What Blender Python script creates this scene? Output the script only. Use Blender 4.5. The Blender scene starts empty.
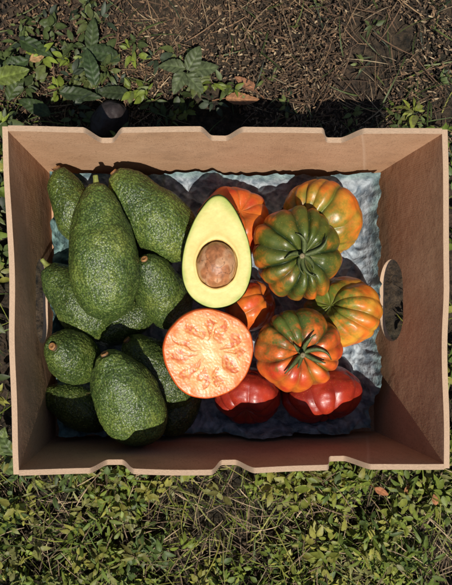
import bpy, bmesh, math, random
import numpy as np
from mathutils import Vector, Matrix, Quaternion, noise
random.seed(7); rng=np.random.default_rng(11)
scene=bpy.context.scene; COL=scene.collection
CAMH=0.77; F=600.0; NX,NY=162.0,307.0; RIM=0.17
def P(px,py,z): 
    s=(CAMH-z)/F
    return Vector(((px-NX)*s,-(py-NY)*s,z))
def SC(z): return (CAMH-z)/F

# ---------------- node helpers ----------------
def newmat(name):
    m=bpy.data.materials.new(name); m.use_nodes=True
    nt=m.node_tree; nt.nodes.clear()
    o=nt.nodes.new('ShaderNodeOutputMaterial'); b=nt.nodes.new('ShaderNodeBsdfPrincipled')
    nt.links.new(b.outputs[0],o.inputs[0])
    return m,nt,b,o
def N(nt,t,**kw):
    n=nt.nodes.new(t)
    for k,v in kw.items():
        if k in n.inputs.keys(): n.inputs[k].default_value=v
        else: setattr(n,k,v)
    return n
def L(nt,a,b): nt.links.new(a,b)
def ramp(nt,fac,stops):
    r=nt.nodes.new('ShaderNodeValToRGB'); e=r.color_ramp.elements
    while len(e)<len(stops): e.new(0.5)
    for i,(p,c) in enumerate(stops):
        e[i].position=p; e[i].color=(*c,1)
    L(nt,fac,r.inputs[0]); return r
def mix(nt,fac,a,b,mode='MIX'):
    n=nt.nodes.new('ShaderNodeMix'); n.data_type='RGBA'; n.blend_type=mode
    for sock,v in ((n.inputs[0],fac),(n.inputs[6],a),(n.inputs[7],b)):
        if hasattr(v,'links'): L(nt,v,sock)
        elif isinstance(v,(int,float)): sock.default_value=v
        else: sock.default_value=(*v,1)
    return n.outputs[2]
def math_(nt,op,a,b=None,c=None):
    n=nt.nodes.new('ShaderNodeMath'); n.operation=op
    for i,v in enumerate((a,b,c)):
        if v is None: continue
        if hasattr(v,'links'): L(nt,v,n.inputs[i])
        else: n.inputs[i].default_value=v
    return n.outputs[0]
def bump(nt,b,h,strength,dist,prev=None):
    n=N(nt,'ShaderNodeBump'); n.inputs['Strength'].default_value=strength; n.inputs['Distance'].default_value=dist
    L(nt,h,n.inputs['Height'])
    if prev is not None: L(nt,prev,n.inputs['Normal'])
    L(nt,n.outputs[0],b.inputs['Normal']); return n.outputs[0]

# ---------------- materials ----------------
def mat_cardboard(name):
    m,nt,b,o=newmat(name)
    uv=N(nt,'ShaderNodeUVMap'); tc=N(nt,'ShaderNodeTexCoord')
    n1=N(nt,'ShaderNodeTexNoise',Scale=11.0,Detail=6.0,Roughness=.65); L(nt,tc.outputs['Object'],n1.inputs['Vector'])
    mp=N(nt,'ShaderNodeMapping'); mp.inputs['Scale'].default_value=(300,500,1); L(nt,uv.outputs[0],mp.inputs[0])
    n2=N(nt,'ShaderNodeTexNoise',Scale=1.0,Detail=3.0); L(nt,mp.outputs[0],n2.inputs['Vector'])
    n3=N(nt,'ShaderNodeTexNoise',Scale=620.0,Detail=2.0); L(nt,tc.outputs['Object'],n3.inputs['Vector'])
    r=ramp(nt,n1.outputs[0],[(.3,(.44,.250,.142)),(.7,(.57,.350,.212))])
    r2=ramp(nt,n2.outputs[0],[(.3,(.90,.895,.89)),(.7,(1.05,1.05,1.05))])
    c=mix(nt,1.0,r.outputs[0],r2.outputs[0],'MULTIPLY')
    r3=ramp(nt,n3.outputs[0],[(.30,(.60,.56,.52)),(.44,(1,1,1))])
    c=mix(nt,.8,c,r3.outputs[0],'MULTIPLY')
    sx=N(nt,'ShaderNodeSeparateXYZ'); L(nt,uv.outputs[0],sx.inputs[0])
    d=math_(nt,'ABSOLUTE',math_(nt,'SUBTRACT',sx.outputs[1],.1555))
    cr=math_(nt,'SUBTRACT',1.0,math_(nt,'MINIMUM',math_(nt,'DIVIDE',d,.0016),1.0))
    c=mix(nt,math_(nt,'MULTIPLY',cr,.3),c,(.22,.12,.07))
    n4=N(nt,'ShaderNodeTexNoise',Scale=26.0,Detail=5.0,Roughness=.7); L(nt,tc.outputs['Object'],n4.inputs['Vector'])
    st=ramp(nt,n4.outputs[0],[(.54,(0,0,0)),(.70,(1,1,1))])
    c=mix(nt,math_(nt,'MULTIPLY',st.outputs[0],.28),c,(.20,.115,.07))
    mp2=N(nt,'ShaderNodeMapping'); mp2.inputs['Scale'].default_value=(14,60,1); mp2.inputs['Rotation'].default_value=(0,0,.5); L(nt,uv.outputs[0],mp2.inputs[0])
    n5=N(nt,'ShaderNodeTexNoise',Scale=1.0,Detail=4.0,Roughness=.7); L(nt,mp2.outputs[0],n5.inputs['Vector'])
    sc=ramp(nt,n5.outputs[0],[(.64,(0,0,0)),(.71,(1,1,1))])
    c=mix(nt,math_(nt,'MULTIPLY',sc.outputs[0],.35),c,(.66,.47,.33))
    L(nt,c,b.inputs['Base Color']); b.inputs['Roughness'].default_value=.8
    b.inputs['Specular IOR Level'].default_value=.2
    w=math_(nt,'SINE',math_(nt,'MULTIPLY',sx.outputs[0],2*math.pi/.0075))
    hgt=math_(nt,'ADD',math_(nt,'MULTIPLY',w,.000015),math_(nt,'ADD',math_(nt,'MULTIPLY',n1.outputs[0],.0030),math_(nt,'MULTIPLY',cr,-.0006)))
    bump(nt,b,hgt,.8,1.0)
    return m
def mat_edge():
    m,nt,b,o=newmat('corrugated_edge')
    uv=N(nt,'ShaderNodeUVMap'); sx=N(nt,'ShaderNodeSeparateXYZ'); L(nt,uv.outputs[0],sx.inputs[0])
    s=math_(nt,'MULTIPLY',math_(nt,'SINE',math_(nt,'MULTIPLY',sx.outputs[0],2*math.pi/.0068)),.0017)
    d=math_(nt,'ABSOLUTE',math_(nt,'SUBTRACT',sx.outputs[1],s))
    f=math_(nt,'MAXIMUM',math_(nt,'LESS_THAN',d,.00055),math_(nt,'GREATER_THAN',math_(nt,'ABSOLUTE',sx.outputs[1]),.0017))
    n=N(nt,'ShaderNodeTexNoise',Scale=120.0,Detail=3.0)
    f2=math_(nt,'MAXIMUM',f,math_(nt,'GREATER_THAN',n.outputs[0],.60))
    c=mix(nt,f2,(.13,.075,.045),(.60,.41,.27))
    L(nt,c,b.inputs['Base Color']); b.inputs['Roughness'].default_value=.85
    bump(nt,b,n.outputs[0],.7,.0015)
    return m
def mat_avocado(k=1.0,seed=0.0):
    m,nt,b,o=newmat('avocado_skin')
    tc=N(nt,'ShaderNodeTexCoord')
    mp=N(nt,'ShaderNodeMapping'); mp.inputs['Location'].default_value=(seed,seed*2,0); L(nt,tc.outputs['Object'],mp.inputs[0])
    nd=N(nt,'ShaderNodeTexNoise',Scale=260.0,Detail=2.0); L(nt,mp.outputs[0],nd.inputs['Vector'])
    va=N(nt,'ShaderNodeVectorMath',operation='MULTIPLY_ADD'); L(nt,nd.outputs['Color'],va.inputs[0]); va.inputs[1].default_value=(.0032,.0032,.0032); L(nt,mp.outputs[0],va.inputs[2])
    v=N(nt,'ShaderNodeTexVoronoi',Scale=430.0); L(nt,va.outputs[0],v.inputs['Vector'])
    n=N(nt,'ShaderNodeTexNoise',Scale=26.0,Detail=5.0,Roughness=.6); L(nt,mp.outputs[0],n.inputs['Vector'])
    n2=N(nt,'ShaderNodeTexNoise',Scale=520.0,Detail=2.0); L(nt,mp.outputs[0],n2.inputs['Vector'])
    big=ramp(nt,n.outputs[0],[(.32,(.030*k,.052*k,.012*k)),(.52,(.066*k,.100*k,.019*k)),(.72,(.135*k,.160*k,.030*k))])
    peb=ramp(nt,v.outputs['Distance'],[(.10,(1.6,1.5,1.3)),(.40,(.95,.97,.95)),(.75,(.42,.46,.46))])
    c=mix(nt,1.0,big.outputs[0],peb.outputs[0],'MULTIPLY')
    sp=ramp(nt,n2.outputs[0],[(.62,(0,0,0)),(.68,(1,1,1))])
    c=mix(nt,math_(nt,'MULTIPLY',sp.outputs[0],.5),c,(.34,.36,.12))
    n3=N(nt,'ShaderNodeTexNoise',Scale=60.0,Detail=6.0,Roughness=.75); L(nt,mp.outputs[0],n3.inputs['Vector'])
    sc=ramp(nt,n3.outputs[0],[(.66,(0,0,0)),(.70,(1,1,1))])
    c=mix(nt,math_(nt,'MULTIPLY',sc.outputs[0],.5),c,(.17,.11,.05))
    L(nt,c,b.inputs['Base Color'])
    b.inputs['Roughness'].default_value=.42; b.inputs['Specular IOR Level'].default_value=.5
    h=math_(nt,'ADD',math_(nt,'MULTIPLY',v.outputs['Distance'],-.0009),math_(nt,'MULTIPLY',n2.outputs[0],.0002))
    bump(nt,b,h,.8,1.0)
    return m
def mat_attr(name,rough=.3,spec=.5,nscale=60,namt=.2,bs=.15,bd=.001,coat=0,speck=None,rvar=0):
    m,nt,b,o=newmat(name)
    a=N(nt,'ShaderNodeVertexColor',layer_name='Col')
    tc=N(nt,'ShaderNodeTexCoord')
    n=N(nt,'ShaderNodeTexNoise',Scale=float(nscale),Detail=5.0,Roughness=.6); L(nt,tc.outputs['Object'],n.inputs['Vector'])
    r=ramp(nt,n.outputs[0],[(.3,(1-namt,)*3),(.7,(1+namt,)*3)])
    c=mix(nt,1.0,a.outputs[0],r.outputs[0],'MULTIPLY')
    if speck:
        n2=N(nt,'ShaderNodeTexVoronoi',Scale=380.0); L(nt,tc.outputs['Object'],n2.inputs['Vector'])
        s=ramp(nt,n2.outputs['Distance'],[(.06,(1,1,1)),(.2,(0,0,0))])
        c=mix(nt,math_(nt,'MULTIPLY',s.outputs[0],.28),c,speck)
    L(nt,c,b.inputs['Base Color']); b.inputs['Roughness'].default_value=rough
    if rvar:
        L(nt,math_(nt,'MULTIPLY_ADD',n.outputs[0],rvar,rough-rvar*.5),b.inputs['Roughness'])
    b.inputs['Specular IOR Level'].default_value=spec
    b.inputs['Coat Weight'].default_value=coat; b.inputs['Coat Roughness'].default_value=.2
    bump(nt,b,n.outputs[0],bs,bd)
    return m
def mat_leaf(name,trans=.3,rough=.5):
    m,nt,b,o=newmat(name)
    a=N(nt,'ShaderNodeVertexColor',layer_name='Col')
    tc=N(nt,'ShaderNodeTexCoord'); n=N(nt,'ShaderNodeTexNoise',Scale=250.0,Detail=2.0); L(nt,tc.outputs['Object'],n.inputs['Vector'])
    r=ramp(nt,n.outputs[0],[(.3,(.75,.75,.75)),(.7,(1.2,1.2,1.2))])
    c=mix(nt,1.0,a.outputs[0],r.outputs[0],'MULTIPLY')
    L(nt,c,b.inputs['Base Color']); b.inputs['Roughness'].default_value=rough; b.inputs['Specular IOR Level'].default_value=.35
    if trans>0:
        t=N(nt,'ShaderNodeBsdfTranslucent'); L(nt,c,t.inputs[0])
        mx=N(nt,'ShaderNodeMixShader'); mx.inputs[0].default_value=trans
        L(nt,b.outputs[0],mx.inputs[1]); L(nt,t.outputs[0],mx.inputs[2]); L(nt,mx.outputs[0],o.inputs[0])
    return m

M_card=mat_cardboard('kraft_cardboard'); M_edge=mat_edge()
M_tom=mat_attr('tomato_skin',rough=.38,spec=.42,nscale=50,namt=.22,bs=.3,bd=.003,coat=.06,speck=(.72,.42,.10),rvar=.3)
M_stem=mat_attr('stem_skin',rough=.6,nscale=300,namt=.35,bs=.5,bd=.001)
M_flesh=mat_attr('fruit_flesh',rough=.5,spec=.35,nscale=200,namt=.07,bs=.3,bd=.0010)
M_wet=mat_attr('tomato_flesh',rough=.36,spec=.45,nscale=260,namt=.10,bs=.3,bd=.0010,rvar=.2)
M_pit=mat_attr('avocado_seed_coat',rough=.45,nscale=150,namt=.25,bs=.5,bd=.0012)
M_seed=mat_attr('tomato_seed',rough=.35,nscale=200,namt=.1,bs=.1,bd=.001)
M_leaf=mat_leaf('leaf_blade'); M_dry=mat_leaf('dry_plant_matter',trans=0,rough=.85)
AVO=[mat_avocado(1.05,0.0),mat_avocado(1.25,3.1),mat_avocado(.8,5.7)]

# ---------------- mesh helpers ----------------
def mesh_obj(name,verts,faces,mats,cols=None,fmat=None,smooth=True,parent=None):
    me=bpy.data.meshes.new(name); me.from_pydata([tuple(v) for v in verts],[],[tuple(f) for f in faces]); me.update()
    for m in (mats if isinstance(mats,list) else [mats]): me.materials.append(m)
    if cols is not None:
        at=me.color_attributes.new('Col','FLOAT_COLOR','POINT')
        c=np.ones((len(verts),4),dtype=np.float32); c[:,:3]=np.clip(np.array(cols),0,1)
        at.data.foreach_set('color',c.ravel())
    if fmat is not None: me.polygons.foreach_set('material_index',list(fmat))
    me.polygons.foreach_set('use_smooth',[smooth]*len(me.polygons))
    ob=bpy.data.objects.new(name,me); COL.objects.link(ob)
    if parent: ob.parent=parent
    return ob
def grid_faces(nu,nv,wrapv=True,off=0):
    f=[]
    for i in range(nu-1):
        for j in range(nv if wrapv else nv-1):
            k=(j+1)%nv
            f.append((off+i*nv+j,off+i*nv+k,off+(i+1)*nv+k,off+(i+1)*nv+j))
    return f
def orient(ob,loc,ang,tilt,roll=0):
    a=math.radians(ang); t=math.radians(tilt)
    d=Vector((math.cos(a)*math.cos(t),math.sin(a)*math.cos(t),math.sin(t)))
    q=d.to_track_quat('Z','Y')@Quaternion((0,0,1),math.radians(roll))
    ob.matrix_world=Matrix.Translation(loc)@q.to_matrix().to_4x4()

# ---------------- box ----------------
T=0.0056
rim={'TL':(8,131),'TR':(442,134),'BR':(444,464),'BL':(19,470)}
flo={'TL':(51,175),'TR':(371,178),'BR':(374,431),'BL':(56,436)}
R={k:P(*v,RIM) for k,v in rim.items()}; Q={k:P(*v,0) for k,v in flo.items()}
box=bpy.data.objects.new('cardboard_box',None); COL.objects.link(box)
def wall(name,a,b,out,notches=(),hole=None,mat=M_card,th=T,ext=0.0,phase=0):
    A,B,C,D=R[a],R[b],Q[a],Q[b]
    Lw=(B-A).length; Hh=RIM
    cu=bpy.data.curves.new('tmp','CURVE'); cu.dimensions='2D'; cu.fill_mode='BOTH'; cu.extrude=th/2
    def spl(pts):
        s=cu.splines.new('POLY'); s.points.add(len(pts)-1)
        for i,p in enumerate(pts): s.points[i].co=(p[0],p[1],0,1)
        s.use_cyclic_u=True
    pts=[(-ext,0),(Lw+ext,0),(Lw+ext,Hh)]
    for (u0,u1,dp) in sorted(notches,reverse=True):
        x0,x1=u0*Lw,u1*Lw; n=14
        for k in range(n+1):
            t=k/n; pts.append((x1+.006-.016*t,Hh-dp*(t*t*(3-2*t))))
        for k in range(n+1):
            t=1-k/n; pts.append((x0-.006+.016*t,Hh-dp*(t*t*(3-2*t))))
    pts.append((-ext,Hh)); spl(pts)
    if hole:
        u0,u1,v0,v1=hole; x0,x1=u0*Lw,u1*Lw; r=(v1-v0)/2; cy=(v0+v1)/2
        hp=[]
        for k in range(17):
            t=-math.pi/2+k/16*math.pi; hp.append((x1-r+r*math.cos(t),cy+r*math.sin(t)))
        for k in range(17):
            t=math.pi/2+k/16*math.pi; hp.append((x0+r+r*math.cos(t),cy+r*math.sin(t)))
        spl(hp)
    tmp=bpy.data.objects.new('tmp',cu); COL.objects.link(tmp)
    dg=bpy.context.evaluated_depsgraph_get(); dg.update()
    me=bpy.data.meshes.new_from_object(tmp.evaluated_get(dg)); bpy.data.objects.remove(tmp)
    bm=bmesh.new(); bm.from_mesh(me); bmesh.ops.remove_doubles(bm,verts=bm.verts,dist=1e-6)
    for k in range(1,32):
        bmesh.ops.bisect_plane(bm,geom=bm.verts[:]+bm.edges[:]+bm.faces[:],plane_co=(Lw*k/32+.00013,0,0),plane_no=(1,0,0),dist=1e-6)
    for k in range(1,12):
        bmesh.ops.bisect_plane(bm,geom=bm.verts[:]+bm.edges[:]+bm.faces[:],plane_co=(0,Hh*k/12+.00011,0),plane_no=(0,1,0),dist=1e-6)
    bmesh.ops.recalc_face_normals(bm,faces=bm.faces)
    uvl=bm.loops.layers.uv.new('UVMap')
    for f in bm.faces:
        edge=abs(f.normal.z)<.5; f.material_index=1 if edge else 0; f.smooth=not edge
        vert=abs(f.normal.x)>.7
        for l in f.loops:
            c=l.vert.co
            if edge: l[uvl].uv=((c.y if vert else c.x),c.z)
            else: l[uvl].uv=(c.x+phase,c.y)
        if edge:
            for e in f.edges: e.smooth=False
    out=Vector(out)
    for v in bm.verts:
        u=v.co.x/Lw; h=v.co.y/Hh; w=v.co.z
        p=C.lerp(D,u).lerp(A.lerp(B,u),h)
        amp=.0026*math.sin(math.pi*max(0,min(1,u)))*h
        wob=noise.noise(Vector((u*3.1+phase*7,h*1.3,phase)))*amp*2
        p=p+out*(w+th/2+wob); p.z+=noise.noise(Vector((u*5+phase,1,phase)))*.0016*h
        v.co=p
    me2=bpy.data.meshes.new(name); bm.to_mesh(me2); bm.free()
    me2.materials.append(mat); me2.materials.append(M_edge)
    ob=bpy.data.objects.new(name,me2); COL.objects.link(ob); ob.parent=box
    return ob
wall('back_wall','TL','TR',(0,1,0),[(.185,.252,.032),(.455,.53,.028),(.735,.81,.028)],phase=1.3)
wall('front_wall','BL','BR',(0,-1,0),[(.178,.258,.034),(.465,.542,.036),(.738,.815,.036)],phase=2.7)
wall('left_wall','BL','TL',(-1,0,0),[],hole=(.36,.66,.03,.085),ext=.0045,phase=4.1)
wall('right_wall','BR','TR',(1,0,0),[],hole=(.36,.66,.022,.085),ext=.0045,phase=5.9)
c=[Q['BL'],Q['BR'],Q['TR'],Q['TL']]
vs=[p+Vector((0,0,.0005)) for p in c]+[p-Vector((0,0,.004)) for p in c]
fl=mesh_obj('bottom_panel',vs,[(0,1,2,3),(7,6,5,4),(0,4,5,1),(1,5,6,2),(2,6,7,3),(3,7,4,0)],M_card,smooth=False,parent=box)
uv=fl.data.uv_layers.new(name='UVMap')
for l in fl.data.loops: 
    co=fl.data.vertices[l.vertex_index].co; uv.data[l.index].uv=(co.x,co.y)

# ---------------- paper liner ----------------
def liner():
    m,nt,b,o=newmat('molded_paper')
    a=N(nt,'ShaderNodeVertexColor',layer_name='Col'); tc=N(nt,'ShaderNodeTexCoord')
    n=N(nt,'ShaderNodeTexNoise',Scale=85.0,Detail=5.0); L(nt,tc.outputs['Object'],n.inputs['Vector'])
    r=ramp(nt,n.outputs[0],[(.36,(.38,.43,.48)),(.58,(1.0,1.0,1.0))])
    c=mix(nt,1.0,a.outputs[0],r.outputs[0],'MULTIPLY'); L(nt,c,b.inputs['Base Color'])
    b.inputs['Roughness'].default_value=.7
    bump(nt,b,n.outputs[0],.8,.006)
    nu,nv=260,200; vs=[];cs=[]
    for i in range(nu):
        for j in range(nv):
            u=i/(nu-1); w=j/(nv-1)
            p=Q['BL'].lerp(Q['BR'],u).lerp(Q['TL'].lerp(Q['TR'],u),w)
            ed=min(u*.34,(1-u)*.34,w*.26,(1-w)*.26)
            q=Vector((p.x*22,p.y*22,0))
            rg=1-abs(noise.noise(q*1.5+Vector((3,1,2))))*2.2; rg2=1-abs(noise.noise(q*3.7+Vector((1,7,2))))*2.2
            z=.010+.006*noise.noise(q)+.008*max(0,rg)**3+.004*max(0,rg2)**2
            hmax=.026+.030*noise.noise(Vector((p.x*16,p.y*16,4)))+.008*noise.noise(Vector((p.x*80,p.y*80,4)))
            e=max(0,1-ed/.018); z+=max(.004,hmax)*e**1.5
            sh=.030+.050*noise.noise(Vector((p.x*13,p.y*13,8)))+.016*noise.noise(Vector((p.x*60,p.y*60,8)))
            p=p.lerp(Vector((.06,0,0)),max(.014,sh)*min(1,max(0,1-ed/.05))+.012)
            p.z=max(z,.002)
            base=np.array((.35,.39,.42)); teal=np.array((.13,.27,.24))
            k=max(0,min(1,(e-.70)*5))*.55
            if u<.09: k=max(k,.75)
            vs.append(p); cs.append(base*(1-k)+teal*k)
    mesh_obj('paper_liner',vs,grid_faces(nu,nv,False),m,cs)
liner()

# ---------------- avocados ----------------
def pear(x,k,nk):
    s=math.sqrt(max(0,1-x*x)); return s*(1-k*x-nk*x*x*(1 if x>0 else .2))
def pear_norm(k,nk): return max(pear(-1+2*i/200,k,nk) for i in range(201))
def avocado(px,py,z,Lp,Wp,ang,tilt,k=.22,nk=.08,mat=0,peg=False,name='avocado'):
    s=SC(z); Lm=Lp*s/2; Wm=Wp*s/2; nu,nv=150,180
    nm=pear_norm(k,nk); sd=Vector((px*.37,py*.11,0)); vs=[]
    for i in range(nu):
        ph=math.pi*i/(nu-1); x=-math.cos(ph)
        r=pear(x,k,nk)/nm*Wm
        for j in range(nv):
            th=2*math.pi*j/nv
            v=Vector((r*math.cos(th),r*math.sin(th),x*Lm))
            n1=noise.noise(v*28+sd)*.0038+noise.noise(v*85+sd)*.0012
            n2=noise.noise(v*300+sd)*.0007
            if x>.90: v.z-=((x-.90)/.1)**2*.004
            d=Vector((v.x,v.y,v.z*.5)); d=d.normalized() if d.length>1e-6 else Vector((0,0,1))
            vs.append(v+d*(n1+n2))
    ob=mesh_obj(name,vs,grid_faces(nu,nv),AVO[mat])
    sv=[];sc=[];rr=.0046; H=.0036 if not peg else .011
    prof=[(1.7,-.003),(1.45,-.0002),(1.12,.0),(1.0,-.0008),(.98,H*.6),(.86,H),(.6,H+.0003),(.3,H*.9),(.0,H*.7)]
    if peg: prof=[(1.4,-.002),(1.1,0),(.75,.002),(.6,H*.6),(.62,H*.9),(.5,H),(0,H)]
    for (a,zz) in prof:
        for j in range(22):
            th=2*math.pi*j/22; w=1+.16*noise.noise(Vector((math.cos(th)*2,math.sin(th)*2,px)))
            sv.append((rr*a*w*math.cos(th),rr*a*w*math.sin(th),Lm-.0046+zz))
            if peg: cc=(.20,.22,.05)
            else: cc=(.06,.07,.02) if a>1.1 else ((.12,.06,.025) if a>.95 else ((.36,.17,.055) if a>.5 else (.22,.10,.04)))
            sc.append(cc)
    mesh_obj('stem',sv,grid_faces(len(prof),22),M_stem,sc,parent=ob)
    orient(ob,P(px,py,z),ang,tilt,px*3)
    return ob
avocado(73,206,.055,84,44,112,14,mat=0)
avocado(103,251,.105,138,73,95,8,k=.30,nk=.02,mat=1,peg=True)
avocado(151,214,.082,114,64,133,14,k=.28,nk=.05,mat=1)
avocado(77,300,.052,96,54,130,8,mat=0,peg=True)
avocado(161,291,.068,98,53,118,45,k=.18,mat=0)
avocado(72,357,.068,76,52,138,58,k=.12,mat=0)
avocado(127,398,.092,114,68,114,24,k=.2,mat=1)
avocado(157,370,.05,92,56,134,14,k=.2,mat=2)
avocado(78,405,.035,80,48,160,5,mat=2)
avocado(178,402,.032,76,44,60,5,mat=2)
avocado(122,320,.033,80,46,20,5,mat=2)
avocado(135,238,.030,86,44,100,5,mat=2)

# ---------------- halved avocado ----------------
def halved_avocado(px,py,z,Lp,Wp,ang,tx,ty):
    s=SC(z); Lm=Lp*s/2; Wm=Wp*s/2; k,nk=.30,.0; nm=pear_norm(k,nk)
    root=bpy.data.objects.new('halved_avocado',None); COL.objects.link(root)
    n=200; outl=[]
    for j in range(n):
        t=2*math.pi*j/n; x=math.cos(t); 
        r=pear(x,k,nk)/nm*Wm*(1 if math.sin(t)>=0 else -1)
        w=1+.016*noise.noise(Vector((math.cos(t)*2,math.sin(t)*2,3)))
        outl.append((r*w,x*Lm*w))
    cx,cy=0.0,-.22*Lm
    pr=(19.5*s,22.5*s)
    vs=[];cs=[]; ns=60
    for i in range(ns):
        t=i/(ns-1)
        for j in range(n):
            ox,oy=outl[j]; th=math.atan2(oy-cy,ox-cx)
            pe=1/math.sqrt((math.cos(th)/pr[0])**2+(math.sin(th)/pr[1])**2)*(1.03+.03*noise.noise(Vector((math.cos(th)*2,math.sin(th)*2,9))))
            od=math.hypot(ox-cx,oy-cy)
            d=pe*.85+(od-pe*.85)*t
            x=cx+math.cos(th)*d; y=cy+math.sin(th)*d
            zz=-.0012*(max(0,t-.95)/.05)**2*1.2 + .0010*noise.noise(Vector((x*45,y*45,1)))+.00012*noise.noise(Vector((x*260,y*160,1)))
            g=(d-pe)/max(od-pe,1e-5)
            if g<.05: zz-=.0040*(1-max(0,g)/.05)
            zz+=.0007*math.exp(-((g-.12)/.08)**2)
            inner=np.array((.72,.53,.19)); mid=np.array((.66,.56,.20)); outer=np.array((.34,.39,.085))
            q=noise.noise(Vector((x*60,y*60,5)))*.12+noise.noise(Vector((x*200,y*200,5)))*.04
            gg=min(1,max(0,g+q))
            c=inner*(1-gg/.7)+mid*gg/.7 if gg<.7 else mid*(1-(gg-.7)/.3)+outer*((gg-.7)/.3)
            if t>.972: c=np.array((.05,.075,.02))
            if g<.025: c=c*np.array((.62,.5,.4))
            vs.append((x,y,zz)); cs.append(c)
    mesh_obj('flesh',vs,grid_faces(ns,n),M_flesh,cs,parent=root)
    vs=[];m=60;nn=50
    for i in range(m):
        x=-math.cos(math.pi*i/(m-1)); r=pear(x,k,nk)/nm*Wm*1.012
        for j in range(nn):
            th=math.pi+math.pi*j/(nn-1)
            v=Vector((r*math.cos(th),x*Lm*1.012,r*math.sin(th)*.92-.0010))
            vs.append(v+v.normalized()*noise.noise(v*200)*.0005)
    mesh_obj('skin',vs,grid_faces(m,nn,False),AVO[0],parent=root)
    vs=[];cs=[]
    for i in range(70):
        ph=math.pi*i/69
        for j in range(90):
            th=2*math.pi*j/90
            v=Vector((pr[0]*math.sin(ph)*math.cos(th),pr[1]*math.sin(ph)*math.sin(th),pr[0]*.85*math.cos(ph)))
            v=v*(1+.05*noise.noise(v*80)+.016*noise.noise(v*260))
            q=noise.noise(Vector((v.x*330,v.y*120,v.z*200)))*.7+.5*noise.noise(v*500)
            c=np.array((.36,.14,.055))*(1+q*.45)
            b_=noise.noise(v*95+Vector((5,5,5)))
            f=min(1,max(0,(b_-.05)*5))*.65
            c=c*(1-f)+np.array((.58,.33,.18))*f
            if abs(noise.noise(v*70+Vector((1,2,8))))<.022: c=c*.5
            vs.append(v+Vector((cx,cy,.0005))); cs.append(c)
    mesh_obj('pit',vs,grid_faces(70,90),M_pit,cs,parent=root)
    root.matrix_world=Matrix.Translation(P(px,py,z))@Matrix.Rotation(math.radians(tx),4,'X')@Matrix.Rotation(math.radians(ty),4,'Y')@Matrix.Rotation(math.radians(ang),4,'Z')
halved_avocado(217,252,.128,113,70,-1,4,-3)

# ---------------- tomatoes ----------------
RED=np.array((.48,.040,.014)); ORG=np.array((.68,.155,.018)); YEL=np.array((.68,.32,.036)); GRN=np.array((.085,.110,.016)); DGR=np.array((.020,.036,.008)); OLV=np.array((.21,.17,.020)); SHADE_RED=np.array((.27,.020,.011))  # darkest red has the front wall's shade put into it
def lerp(a,b,t): t=min(1,max(0,t)); return a*(1-t)+b*t
def calyx(parent,R0,zc,n=6,seed=0,stemlen=.012,lenf=.5):
    vs=[];fs=[];cs=[]; rd=random.Random(seed)
    for k in range(n):
        a=2*math.pi*k/n+rd.uniform(-.3,.3); Ln=R0*lenf*rd.uniform(.65,1.25); W=R0*.062; cv=rd.uniform(-.9,.9); lift=rd.uniform(.05,.45)
        off=len(vs); S=10; tw=rd.uniform(-.6,.6)
        for i in range(S+1):
            t=i/S; w=W*(math.sin(math.pi*min(1,t*.9+.12))**.8)*(1-t*.45)
            aa=a+cv*t*t
            for sgn in (-1,0,1):
                r=t*Ln; x=r*math.cos(aa)-math.sin(aa)*w*sgn; y=r*math.sin(aa)+math.cos(aa)*w*sgn
                rr=min(.95,r/R0); z=zc(rr)+.0018+lift*r*t*.7+(.0010 if sgn==0 else 0)+sgn*w*tw*t
                vs.append((x,y,z)); cs.append((.050,.070,.018) if sgn else (.10,.12,.035))
        for i in range(S):
            for j in range(2):
                b=off+i*3+j; fs.append((b,b+1,b+4,b+3))
    off=len(vs); prof=[(.0050,0),(.0034,.002),(.0024,.006),(.0024,stemlen),(.0030,stemlen+.002),(.0001,stemlen+.002)]
    bend=rd.uniform(-.6,.6)
    for (r,zz) in prof:
        for j in range(12):
            t=2*math.pi*j/12; vs.append((r*math.cos(t)+bend*zz,r*math.sin(t)-bend*.6*zz,zc(0)+zz)); cs.append((.09,.10,.03) if zz<stemlen else (.20,.16,.08))
    fs+=grid_faces(len(prof),12,True,off)
    ob=mesh_obj('calyx',vs,fs,M_stem,cs,parent=parent)
    ob.modifiers.new('s','SOLIDIFY').thickness=.0006
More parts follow.
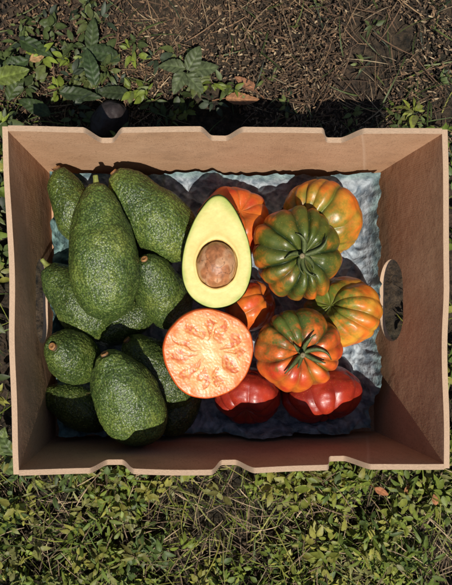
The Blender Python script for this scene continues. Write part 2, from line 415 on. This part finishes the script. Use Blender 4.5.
def tomato(px,py,z,Wp,Hp,ang,tilt,nrib,rd,hr,colf,roll=0,cal=True,seed=0,dimple=.26):
    s=SC(z); Rx=Wp*s/2; Ry=Hp*s/2; R0=(Rx+Ry)/2; nu,nv=120,330; vs=[];cs=[]
    rr=random.Random(seed+5); ph1,ph2,ph3=rr.uniform(0,6),rr.uniform(0,6),rr.uniform(0,6)
    amps=[rr.uniform(.35,1.35) for _ in range(nrib)]
    def zc(r): return R0*(hr*math.sqrt(max(0,1-r*r))-dimple*math.exp(-(r/.30)**2))
    for i in range(nu):
        ph=math.pi*i/(nu-1); sp,cp=math.sin(ph),math.cos(ph)
        for j in range(nv):
            th=2*math.pi*j/nv
            tw=th+.14*math.sin(2*th+ph1)+.09*math.sin(3*th+ph2)+.05*math.sin(5*th+ph3)+.06*noise.noise(Vector((math.cos(th)*2,math.sin(th)*2,ph*1.5+seed)))
            u=tw*nrib/(2*math.pi); fr=u-math.floor(u); idx=int(math.floor(u+.5))%nrib
            vl=1-abs(math.sin(math.pi*fr)); valley=vl**1.5*amps[idx]
            fade=(.4+.6*max(0,cp)) if cp>0 else .4*(1+cp*.6)
            fade*=min(1,sp/.18)
            d=1-rd*valley*fade
            spx=abs(sp)**.88
            q=Vector((math.cos(th)*sp,math.sin(th)*sp,cp))
            lump=1+.07*noise.noise(q*1.6+Vector((seed,0,0)))+.018*noise.noise(q*5+Vector((seed,0,0)))
            r=spx*d*lump
            zz=cp*hr*(d*.6+.4)*lump-dimple*math.exp(-(sp/.30)**2)*(1 if cp>0 else -.25)
            vs.append(Vector((Rx*r*math.cos(th),Ry*r*math.sin(th),R0*zz)))
            nz=noise.noise(q*2.6+Vector((seed*3.1,1,0)))
            nf=noise.noise(Vector((q.x*9,q.y*9,cp*2+seed)))+.7*noise.noise(Vector((q.x*24,q.y*24,cp*20+seed)))
            col=colf(ph,th,min(1,valley),nz,nf,q)
            if sp<.42 and cp>0: col=lerp(col,np.array((.30,.22,.10)),max(0,noise.noise(Vector((math.cos(th)*14,math.sin(th)*14,ph*3+seed)))-.15)*1.6*(1-sp/.42))
            cs.append(col)
    ob=mesh_obj('heirloom_tomato',vs,grid_faces(nu,nv),M_tom,cs)
    if cal: calyx(ob,R0,zc,seed=seed)
    orient(ob,P(px,py,z),ang,tilt,roll)
    return ob
def c_green(ph,th,v,nz,nf,q):
    t=ph/(math.pi/2)
    base=lerp(OLV*.8,ORG,(t-.60+nz*.6+nf*.22)*2.0)
    g=lerp(GRN*.85,base,(t-.30+nf*.25+nz*.3)*1.5)
    g=lerp(g,DGR,v*(1.35-t*.45))
    return lerp(g,ORG,max(0,(-q.y*.5+q.x*.1-.25+nf*.12))*1.3*(1-v))
def c_redgreen(ph,th,v,nz,nf,q):
    t=ph/(math.pi/2)
    base=lerp(ORG,RED,.55+nz*.9+nf*.15)
    g=lerp(base,GRN,(q.y*.95+.05+nf*.45+nz*.3)*1.5*(1.1-t*.55))
    return lerp(g,DGR if q.y>-.35 else OLV*.7,v*(1.35-t*.7))
def c_yelgreen(ph,th,v,nz,nf,q):
    t=ph/(math.pi/2)
    base=lerp(YEL,ORG,.6+nz*1.0+nf*.2)
    g=lerp(OLV,base,(t-.45+nf*.3)*1.5)
    return lerp(g,GRN*1.1,v*.9)
def c_orange(ph,th,v,nz,nf,q):
    return lerp(lerp(ORG,RED,.4+nz*1.0+nf*.2),OLV*.7,v*.4)
def c_yel(ph,th,v,nz,nf,q):
    t=ph/(math.pi/2)
    g=lerp(YEL,ORG,.6+nz*1.1+nf*.2); g=lerp(GRN*1.6,g,(t-.25+nf*.3)*1.7)
    return lerp(g,OLV*.8,v*.6)
def c_shaded_red(ph,th,v,nz,nf,q):  # red darkened in the colour, standing in for the front wall's shade
    return lerp(lerp(RED*.8,SHADE_RED,.55+nz+nf*.3),SHADE_RED*.6,v*.6)
tomato(297,254,.098,88,97,-60,80,13,.22,.66,c_green,roll=0,seed=1)
tomato(298,350,.098,87,86,-70,82,12,.24,.62,c_redgreen,roll=0,seed=2)
tomato(321,218,.062,84,80,225,32,12,.16,.72,c_yelgreen,seed=3,cal=False)
tomato(342,311,.060,70,82,160,35,11,.13,.75,c_yel,seed=4,cal=False)
tomato(234,222,.055,74,76,60,60,8,.09,.8,c_orange,seed=5,cal=False)
tomato(250,305,.045,52,60,30,30,7,.09,.85,c_orange,seed=6,cal=False)
tomato(322,395,.040,80,70,-80,25,9,.13,.72,c_shaded_red,seed=7,cal=False)
tomato(247,396,.038,68,66,-100,40,8,.12,.75,c_shaded_red,seed=8,cal=False)

# ---------------- halved tomato ----------------
def halved_tomato(px,py,z,Rp,ang,tx,ty):
    s=SC(z); R0=Rp*s
    root=bpy.data.objects.new('halved_tomato',None); COL.objects.link(root)
    rd=random.Random(9); NL=11
    wts=[rd.uniform(.6,1.4) for _ in range(NL)]; tot=sum(wts); edges=[0.0]
    for w in wts: edges.append(edges[-1]+w/tot*2*math.pi)
    rin=[rd.uniform(.17,.36) for _ in range(NL)]; rout=[rd.uniform(.78,.90) for _ in range(NL)]; ww=[rd.uniform(.70,.86) for _ in range(NL)]
    def orad(th): return R0*(1+.020*math.sin(3*th+1)+.014*math.sin(5*th)+.010*noise.noise(Vector((math.cos(th)*4,math.sin(th)*4,0))))
    def loc(th):
        t=th%(2*math.pi)
        for k in range(NL):
            if edges[k]<=t<edges[k+1]: return k,((t-edges[k])/(edges[k+1]-edges[k]))*2-1
        return 0,0
    nr,na=170,600; vs=[];cs=[]
    WALL=np.array((.70,.20,.055)); SEP=np.array((.75,.33,.12)); GEL=np.array((.52,.085,.020)); CORE=np.array((.76,.46,.20)); SK=np.array((.55,.075,.014)); GOLD=np.array((.62,.25,.05))
    for i in range(nr):
        t=i/(nr-1)
        for j in range(na):
            th=2*math.pi*j/na; R=orad(th)
            x=math.cos(th)*t; y=math.sin(th)*t
            wq=noise.noise(Vector((x*3.5,y*3.5,2)))*.20+noise.noise(Vector((x*13,y*13,2)))*.03
            wr=noise.noise(Vector((x*4,y*4,12)))*.10+noise.noise(Vector((x*15,y*15,12)))*.03
            k,u=loc(th+wq/max(.35,t)); tt=t+wr
            a=(tt-rin[k])/(rout[k]-rin[k])
            inside=0
            if 0<a<1:
                w=(math.sin(math.pi*a**1.1)**.5)*ww[k]
                inside=min(1,max(0,(w-abs(u))*3.2*(.25+t)))
            c=lerp(CORE,SEP,(t-.10)*3)
            c=lerp(c,WALL,(tt-.76)*7)
            c=c*(1+.16*noise.noise(Vector((x*16,y*16,7)))+.10*noise.noise(Vector((math.cos(th)*30,math.sin(th)*30,t*4))))
            gel=lerp(GEL,GOLD,.35+noise.noise(Vector((x*12,y*12,3)))*1.4)
            gel=lerp(gel,SEP*.85,math.exp(-(u/.18)**2)*(1-a)*1.2)
            c=lerp(c,gel,inside)
            rimk=math.exp(-((inside-.4)/.25)**2) if inside>0 else 0
            c=lerp(c,np.array((.50,.07,.018)),rimk*.35)
            c=lerp(c,np.array((.52,.09,.022)),math.exp(-((tt-.925)/.016)**2)*.4*(.6+noise.noise(Vector((x*9,y*9,1)))))
            if t<.35: c=lerp(c,np.array((.62,.20,.06)),max(0,noise.noise(Vector((math.cos(th)*5,math.sin(th)*5,t*3))))*1.3*(1-t/.35))
            if t>.965: c=lerp(c,SK,(t-.965)*60)
            z_=-.0004*inside+.0007*noise.noise(Vector((x*4,y*4,0)))+.00015*noise.noise(Vector((x*20,y*20,0)))-.0018*(max(0,t-.955)/.045)**2
            vs.append((x*R,y*R,z_)); cs.append(c)
    mesh_obj('flesh',vs,grid_faces(nr,na),M_wet,cs,parent=root)
    vs=[];cs=[]
    for i in range(50):
        ph=math.pi/2*i/49
        for j in range(140):
            th=2*math.pi*j/140; R=orad(th)*(1+.05*math.sin(ph*2))
            vs.append((R*math.cos(ph)**.85*math.cos(th),R*math.cos(ph)**.85*math.sin(th),-.0018-R*.6*math.sin(ph))); cs.append(lerp(ORG,RED,.3))
    mesh_obj('skin',vs,grid_faces(50,140),M_tom,cs,parent=root)
    vs=[];fs=[];cs=[]
    for k in range(NL):
        for q in range(rd.randint(4,8)):
            a=rd.uniform(.25,.92); u=rd.choice((-1,1))*rd.uniform(.12,.45); r=(rin[k]+a*(rout[k]-rin[k]))*R0
            th=edges[k]+(u+1)/2*(edges[k+1]-edges[k]); 
            x=math.cos(th)*r/R0; y=math.sin(th)*r/R0; th-=(noise.noise(Vector((x*3.5,y*3.5,2)))*.20)/max(.35,r/R0)
            off=len(vs); rot=th+rd.uniform(-.7,.7)
            sz=rd.uniform(.7,1.05); dz=rd.uniform(-.0007,-.0001)
            for ii in range(7):
                p=math.pi*ii/6
                for jj in range(10):
                    w=2*math.pi*jj/10
                    lx=math.cos(p)*.0016*sz; ly=math.sin(p)*math.cos(w)*.0009*sz; lz=math.sin(p)*math.sin(w)*.0005
                    vs.append((r*math.cos(th)+lx*math.cos(rot)-ly*math.sin(rot),r*math.sin(th)+lx*math.sin(rot)+ly*math.cos(rot),dz+lz)); cs.append((.74,.42,.13))
            fs+=grid_faces(7,10,True,off)
    mesh_obj('seeds',vs,fs,M_seed,cs,parent=root)
    root.matrix_world=Matrix.Translation(P(px,py,z))@Matrix.Rotation(math.radians(tx),4,'X')@Matrix.Rotation(math.radians(ty),4,'Y')@Matrix.Rotation(math.radians(ang),4,'Z')
halved_tomato(208.5,353.5,.118,45.5,10,4,4)

# ---------------- ground ----------------
def ground():
    m,nt,b,o=newmat('soil_and_turf')
    tc=N(nt,'ShaderNodeTexCoord')
    n1=N(nt,'ShaderNodeTexNoise',Scale=130.0,Detail=6.0,Roughness=.75); L(nt,tc.outputs['Object'],n1.inputs['Vector'])
    n2=N(nt,'ShaderNodeTexNoise',Scale=2.5,Detail=6.0); L(nt,tc.outputs['Object'],n2.inputs['Vector'])
    r=ramp(nt,n1.outputs[0],[(.38,(.016,.010,.006)),(.52,(.085,.050,.029)),(.68,(.19,.12,.07))])
    g=ramp(nt,n1.outputs[0],[(.38,(.010,.009,.004)),(.62,(.085,.062,.032))])
    f=ramp(nt,n2.outputs[0],[(.42,(0,0,0)),(.58,(1,1,1))])
    L(nt,mix(nt,f.outputs[0],r.outputs[0],g.outputs[0]),b.inputs['Base Color']); b.inputs['Roughness'].default_value=.95
    bump(nt,b,n1.outputs[0],1.0,.012)
    xs=np.concatenate([[-60,-20,-6,-2.5],np.linspace(-1.2,-.4,80),np.linspace(-.39,.6,330),np.linspace(.61,1.4,80),[2.7,6,20,60]])
    ys=np.concatenate([[-60,-20,-6,-2.5],np.linspace(-1.2,-.5,70),np.linspace(-.49,.5,330),np.linspace(.51,1.2,70),[2.5,6,20,60]])
    vs=[]
    for x in xs:
        for y in ys:
            z=-.018+.008*noise.noise(Vector((x*9,y*9,0)))+.008*noise.noise(Vector((x*38,y*38,0)))+.006*noise.noise(Vector((x*90,y*90,0)))+.004*noise.noise(Vector((x*220,y*220,0)))
            if -.17<x<.30 and -.18<y<.20: z=min(z,-.012)
            vs.append((x,y,z))
    mesh_obj('ground',vs,grid_faces(len(xs),len(ys),False),m)
ground()

# ---------------- vegetation ----------------
XMIN,XMAX,YMIN,YMAX=-.168,.300,-.182,.192
def blades(pos,az,pitch,roll,ln,wd,curl,col,S=4,wp=.8,peak=.7,fold=.25,side=0.0):
    n=len(az); t=np.linspace(0,1,S+1); w=np.sin(np.pi*np.clip(t,0.02,.995)**peak)**wp
    tt=np.repeat(t,3); ww=np.repeat(w,3); ss=np.tile([-1,0,1],S+1)
    x=ln[:,None]*tt[None]; 
    y=wd[:,None]*.5*(ww*ss)[None]+side*ln[:,None]*(tt**2)[None]*np.sign(roll)[:,None]
    z=-curl[:,None]*ln[:,None]*(tt**2)[None]+fold*wd[:,None]*(ww*np.abs(ss))[None]*.5
    cr,sr=np.cos(roll)[:,None],np.sin(roll)[:,None]; y,z=y*cr-z*sr,y*sr+z*cr
    cp,sp=np.cos(pitch)[:,None],np.sin(pitch)[:,None]; x,z=x*cp-z*sp,x*sp+z*cp
    ca,sa=np.cos(az)[:,None],np.sin(az)[:,None]; x,y=x*ca-y*sa,x*sa+y*ca
    V=np.stack([x+pos[:,0:1],y+pos[:,1:2],z+pos[:,2:3]],-1)
    bad=((V[...,0]>XMIN)&(V[...,0]<XMAX)&(V[...,1]>YMIN)&(V[...,1]<YMAX)&(V[...,2]<.2)).any(1)
    V=V[~bad]; col=col[~bad]; n=len(V)
    V[...,2]=np.maximum(V[...,2],-.016)
    tone=(1+.22*(ss==0))*(1-.15*(tt<.1))  # lighter midrib, slightly darker leaf base
    C=col[:,None,:]*tone[None,:,None]
    k=(S+1)*3; fb=[]
    for i in range(S):
        for j in range(2):
            b=i*3+j; fb.append((b,b+1,b+4,b+3))
    fb=np.array(fb); Fc=(fb[None]+(np.arange(n)*k)[:,None,None]).reshape(-1,4)
    return V.reshape(-1,3),Fc,C.reshape(-1,3)
def build(name,parts,mat):
    vs=[];fs=[];cs=[];off=0
    for v,f,c in parts: vs.append(v); fs.append(f+off); cs.append(c); off+=len(v)
    vs=np.concatenate(vs);fs=np.concatenate(fs);cs=np.concatenate(cs)
    me=bpy.data.meshes.new(name); me.vertices.add(len(vs)); me.vertices.foreach_set('co',vs.astype(np.float32).ravel())
    me.loops.add(len(fs)*4); me.loops.foreach_set('vertex_index',fs.astype(np.int32).ravel())
    me.polygons.add(len(fs)); me.polygons.foreach_set('loop_start',np.arange(0,len(fs)*4,4,dtype=np.int32))
    me.polygons.foreach_set('loop_total',np.full(len(fs),4,dtype=np.int32))
    me.update(calc_edges=True); me.validate()
    at=me.color_attributes.new('Col','FLOAT_COLOR','POINT'); c4=np.ones((len(vs),4),dtype=np.float32); c4[:,:3]=np.clip(cs,0,1); at.data.foreach_set('color',c4.ravel())
    me.polygons.foreach_set('use_smooth',np.ones(len(fs),dtype=bool)); me.materials.append(mat)
    ob=bpy.data.objects.new(name,me); COL.objects.link(ob); return ob
U=rng.uniform
def palette(n,cols,jit=.25):
    cols=np.array(cols); c=cols[rng.integers(0,len(cols),n)]*U(1-jit,1+jit,(n,1)); return c
G_BR=[(.15,.19,.028),(.19,.21,.035),(.10,.14,.022),(.25,.24,.05),(.065,.10,.022),(.17,.17,.05)]
G_DK=[(.05,.07,.020),(.075,.10,.03),(.10,.12,.035),(.04,.055,.03)]
STRAW=[(.19,.135,.08),(.14,.095,.055),(.27,.20,.12),(.10,.065,.04)]
BRN=[(.085,.048,.027),(.12,.07,.038),(.05,.03,.018),(.16,.10,.052),(.03,.02,.013)]
def region(n,x0,x1,y0,y1,z0=-.012,z1=.0):
    return np.stack([U(x0,x1,n),U(y0,y1,n),U(z0,z1,n)],1)
def rosettes(nc,x0,x1,y0,y1,per,lnr,hr,cols,wf=.5,clus=None,thr=-.12,**kw):
    cen=np.stack([U(x0,x1,nc),U(y0,y1,nc)],1); 
    if clus is not None:
        keep=np.array([noise.noise(Vector((a*clus,b*clus,3.3)))>thr for a,b in cen]); cen=cen[keep]; nc=len(cen)
    h=U(hr[0],hr[1],nc); idx=np.repeat(np.arange(nc),per); n=len(idx)
    az=U(0,2*np.pi,n); r=U(0,.010,n)
    pos=np.stack([cen[idx,0]+np.cos(az)*r,cen[idx,1]+np.sin(az)*r,h[idx]*U(.3,1.05,n)],1)
    ln=U(lnr[0],lnr[1],n); cc=palette(nc,cols)[idx]*U(.8,1.25,(n,1))
    leaf=blades(pos,az,U(-.35,.6,n),U(-.7,.7,n),ln,ln*wf*U(.7,1.25,n),U(.05,.5,n),cc,**kw)
    m=len(idx); base=np.stack([cen[idx,0],cen[idx,1],np.full(m,-.016)],1)
    dv=pos-base; L_=np.linalg.norm(dv,axis=1); st=blades(base,np.arctan2(dv[:,1],dv[:,0]),np.arcsin(dv[:,2]/L_),U(-1,1,m),L_,np.full(m,.0012),np.zeros(m),cc*.9,S=1,wp=.2,fold=0)
    return [leaf,st]
W=[]
W+=rosettes(1400,-.42,.62,-.50,-.17,9,(.005,.012),(.0,.034),G_BR,wf=.62,clus=13,thr=-.04,S=3)
W+=rosettes(360,-.42,.62,-.50,-.17,7,(.009,.017),(.008,.042),G_BR,wf=.5,clus=9,thr=-.05)
W+=rosettes(300,-.42,.62,-.50,-.17,9,(.008,.020),(.012,.045),G_BR,wf=.26,clus=12,thr=-.05)
W+=rosettes(700,-.9,1.1,-.95,-.45,8,(.010,.022),(.0,.03),G_BR,wf=.5,S=3)
W+=rosettes(160,.295,.8,-.25,.25,9,(.008,.020),(.01,.05),G_BR,wf=.5)
W+=rosettes(140,-.65,-.165,-.25,.25,9,(.008,.022),(.01,.05),G_BR+G_DK,wf=.5)
W+=rosettes(190,-.35,.10,.19,.48,8,(.006,.018),(.0,.035),G_DK+G_BR[:1],wf=.5,clus=9,thr=-.02)
W+=rosettes(90,.05,.6,.19,.5,7,(.006,.013),(-.005,.014),G_DK+G_BR[2:3],wf=.5,clus=11,thr=.05)
W+=rosettes(450,-.9,1.1,.46,.95,8,(.012,.028),(.0,.03),G_DK,wf=.5,S=3)
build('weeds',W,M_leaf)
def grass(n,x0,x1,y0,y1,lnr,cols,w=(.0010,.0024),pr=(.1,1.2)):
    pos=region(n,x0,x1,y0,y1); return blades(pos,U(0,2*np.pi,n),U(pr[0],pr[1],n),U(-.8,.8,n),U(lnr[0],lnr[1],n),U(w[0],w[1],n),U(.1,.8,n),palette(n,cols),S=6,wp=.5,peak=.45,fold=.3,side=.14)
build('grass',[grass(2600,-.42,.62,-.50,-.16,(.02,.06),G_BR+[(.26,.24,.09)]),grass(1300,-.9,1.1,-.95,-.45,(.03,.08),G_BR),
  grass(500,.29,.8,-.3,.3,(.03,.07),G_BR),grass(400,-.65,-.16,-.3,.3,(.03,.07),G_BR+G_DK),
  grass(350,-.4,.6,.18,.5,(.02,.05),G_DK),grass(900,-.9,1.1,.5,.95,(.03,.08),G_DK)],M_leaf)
def straw(n,x0,x1,y0,y1,cols,lnr=(.012,.06),w=(.0005,.0015),zr=(-.014,.006),clus=None):
    pos=region(n,x0,x1,y0,y1,*zr)
    if clus: 
        keep=np.array([noise.noise(Vector((a*clus,b*clus,7.7)))>-.22 for a,b in pos[:,:2]]); pos=pos[keep]; n=len(pos)
    return blades(pos,U(0,2*np.pi,n),U(-.12,.25,n),U(-.5,.5,n),U(lnr[0],lnr[1],n),U(w[0],w[1],n),U(-.1,.25,n),palette(n,cols,.5),S=4,wp=.25,peak=.8,fold=.2,side=.14)
build('dry_straw',[straw(1900,-.02,.60,.18,.46,STRAW+BRN+BRN+BRN,clus=8),straw(900,-.42,.02,.18,.46,BRN+BRN+STRAW,clus=8),straw(2300,-.42,.62,-.50,-.16,STRAW,zr=(-.012,.022)),
  straw(1000,-.9,1.1,.45,.95,BRN+STRAW),straw(500,-.9,1.1,-.95,-.5,STRAW),
  straw(17000,-.05,.60,.18,.47,BRN+BRN+BRN+STRAW,lnr=(.0015,.007),w=(.0007,.0026),clus=10),
  straw(5000,-.25,-.02,.18,.47,BRN+BRN,lnr=(.0015,.007),w=(.0007,.0026))],M_dry)
def bigleaf(specs,name,mat,wp=.75):
    ps=[]
    one=lambda a:np.array([a],float)
    for si,(px,py,z,az,pitch,ln,wd,curl,col) in enumerate(specs):
        p=P(px,py,z); S=26; K=6; cols=2*K+1; a=math.radians(az); pt=math.radians(pitch)
        V=[];C=[]
        for i in range(S+1):
            t=i/S; w=math.sin(math.pi*min(.995,max(.02,t))**.75)**wp*wd*.5*(1+.05*math.sin(t*60+si))
            for k in range(-K,K+1):
                s_=k/K; x=t*ln; y=s_*w
                zz=-curl*ln*t*t+.35*abs(s_)*w*(1-.5*abs(s_))+.10*w*math.sin((t*ln-abs(y)*.8)*900)*(abs(s_)>0)
                q=Vector((x*45+si*3,y*45,si)); zz+=noise.noise(q)*.0045; y+=.06*ln*t*t
                x2=x*math.cos(pt)-zz*math.sin(pt); z2=x*math.sin(pt)+zz*math.cos(pt)
                V.append((p.x+x2*math.cos(a)-y*math.sin(a),p.y+x2*math.sin(a)+y*math.cos(a),p.z+z2))
                vein=max(math.exp(-(s_/.10)**2),.6*max(0,math.sin((t*ln-abs(s_*w)*.8)*900))**6)
                sh=.85+.55*vein+.35*noise.noise(Vector((V[-1][0]*150,V[-1][1]*150,si)))
                C.append(np.array(col)*sh)
        V=np.array(V); C=np.array(C)
        if ((V[:,0]>XMIN)&(V[:,0]<XMAX)&(V[:,1]>YMIN)&(V[:,1]<YMAX)).any(): continue
        Fc=np.array([(i*cols+k,i*cols+k+1,(i+1)*cols+k+1,(i+1)*cols+k) for i in range(S) for k in range(cols-1)])
        ps.append((V,Fc,C))
        g=np.array([[p.x-.02*math.cos(a),p.y-.02*math.sin(a),-.016]])
        dv=np.array([p.x,p.y,p.z])-g[0]; Ld=np.linalg.norm(dv)
        ps.append(blades(g,one(math.atan2(dv[1],dv[0])),one(math.asin(dv[2]/Ld)),one(.1),one(Ld),one(.0022),one(0),np.array([col],float),S=1,wp=.2))
    return build(name,ps,mat)
GG=(.10,.125,.055)
bigleaf([(-4,80,.03,15,10,.042,.024,.2,(.15,.19,.04)),(8,100,.02,60,10,.045,.018,.3,(.06,.085,.025)),(60,92,.025,-10,12,.05,.018,.3,(.045,.065,.025)),
 (75,70,.02,40,10,.05,.020,.3,(.045,.07,.025)),(95,85,.03,100,15,.045,.018,.3,(.05,.08,.03)),(28,60,.02,200,5,.05,.02,.2,(.05,.08,.025)),
 (185,68,.03,170,10,.032,.018,.3,GG),(188,70,.035,60,15,.032,.020,.3,GG),(190,72,.03,10,8,.036,.020,.3,GG),(186,74,.03,-50,10,.030,.018,.3,GG),(184,72,.03,-120,8,.028,.018,.3,GG),
 (120,60,.02,160,10,.05,.020,.2,(.045,.07,.025)),(130,95,.015,170,5,.045,.018,.2,(.04,.055,.022)),(50,115,.03,150,5,.045,.018,.2,(.045,.07,.022)),
 (20,40,.02,-30,10,.045,.020,.2,(.05,.08,.025)),(90,50,.02,80,10,.04,.018,.2,(.06,.085,.03)),
 (-3,455,.03,70,10,.036,.020,.2,(.14,.18,.05)),(2,470,.03,20,10,.03,.018,.2,(.12,.16,.045)),(14,455,.03,120,15,.03,.016,.2,(.10,.14,.04))],'broadleaf_plant',M_leaf)
bigleaf([(226,98,.004,-8,2,.042,.016,-.1,(.26,.12,.055)),(256,90,.0,150,2,.032,.014,-.2,(.22,.10,.05)),(30,60,.02,20,8,.024,.012,.1,(.30,.18,.08)),(375,488,.03,-30,10,.018,.009,.1,(.30,.12,.05)),(405,495,.03,70,10,.014,.008,.1,(.28,.13,.05)),(436,505,.03,100,10,.014,.008,.1,(.28,.12,.05))],'dry_leaves',M_dry)
vs=[];cs=[]
for i in range(40):
    ph=math.pi*i/39
    for j in range(60):
        th=2*math.pi*j/60; v=Vector((.028*math.sin(ph)*math.cos(th),.020*math.sin(ph)*math.sin(th),.026*math.cos(ph)))
        v=v*(1+.22*noise.noise(v*45)+.05*noise.noise(v*160)); vs.append(v); cs.append((.030,.021,.020))
st=mesh_obj('dark_lump',vs,grid_faces(40,60),M_stem,cs); st.location=P(108,112,.035)+Vector((0,0,-.03)); st.rotation_euler=(0,0,.8)  # dark rounded lump just behind the back wall

# ---------------- light, world, camera ----------------
sp=Vector((-.005,-.45,.893)).normalized()
sd=bpy.data.lights.new('sun','SUN'); sd.energy=5.0; sd.angle=math.radians(.5); sd.color=(1,.95,.86)
so=bpy.data.objects.new('sun',sd); COL.objects.link(so); so.rotation_euler=(-sp).to_track_quat('-Z','Y').to_euler(); so.location=(0,-2,3)
w=bpy.data.worlds.new('World'); scene.world=w; w.use_nodes=True; nt=w.node_tree; bg=nt.nodes['Background']
sk=nt.nodes.new('ShaderNodeTexSky'); sk.sky_type='NISHITA'; sk.sun_disc=False
sk.sun_elevation=math.asin(sp.z); sk.sun_rotation=math.atan2(sp.x,sp.y)
nt.links.new(sk.outputs[0],bg.inputs[0]); bg.inputs[1].default_value=.06
cd=bpy.data.cameras.new('camera'); cam=bpy.data.objects.new('camera',cd); COL.objects.link(cam)
cam.location=(0,0,CAMH); cd.sensor_fit='HORIZONTAL'; cd.sensor_width=36; cd.lens=36*F/452
cd.shift_x=(226-NX)/452; cd.shift_y=(NY-292.5)/452; cd.clip_start=.01; cd.clip_end=300
scene.camera=cam
scene.view_settings.view_transform='Standard'; scene.view_settings.look='None'; scene.view_settings.exposure=0
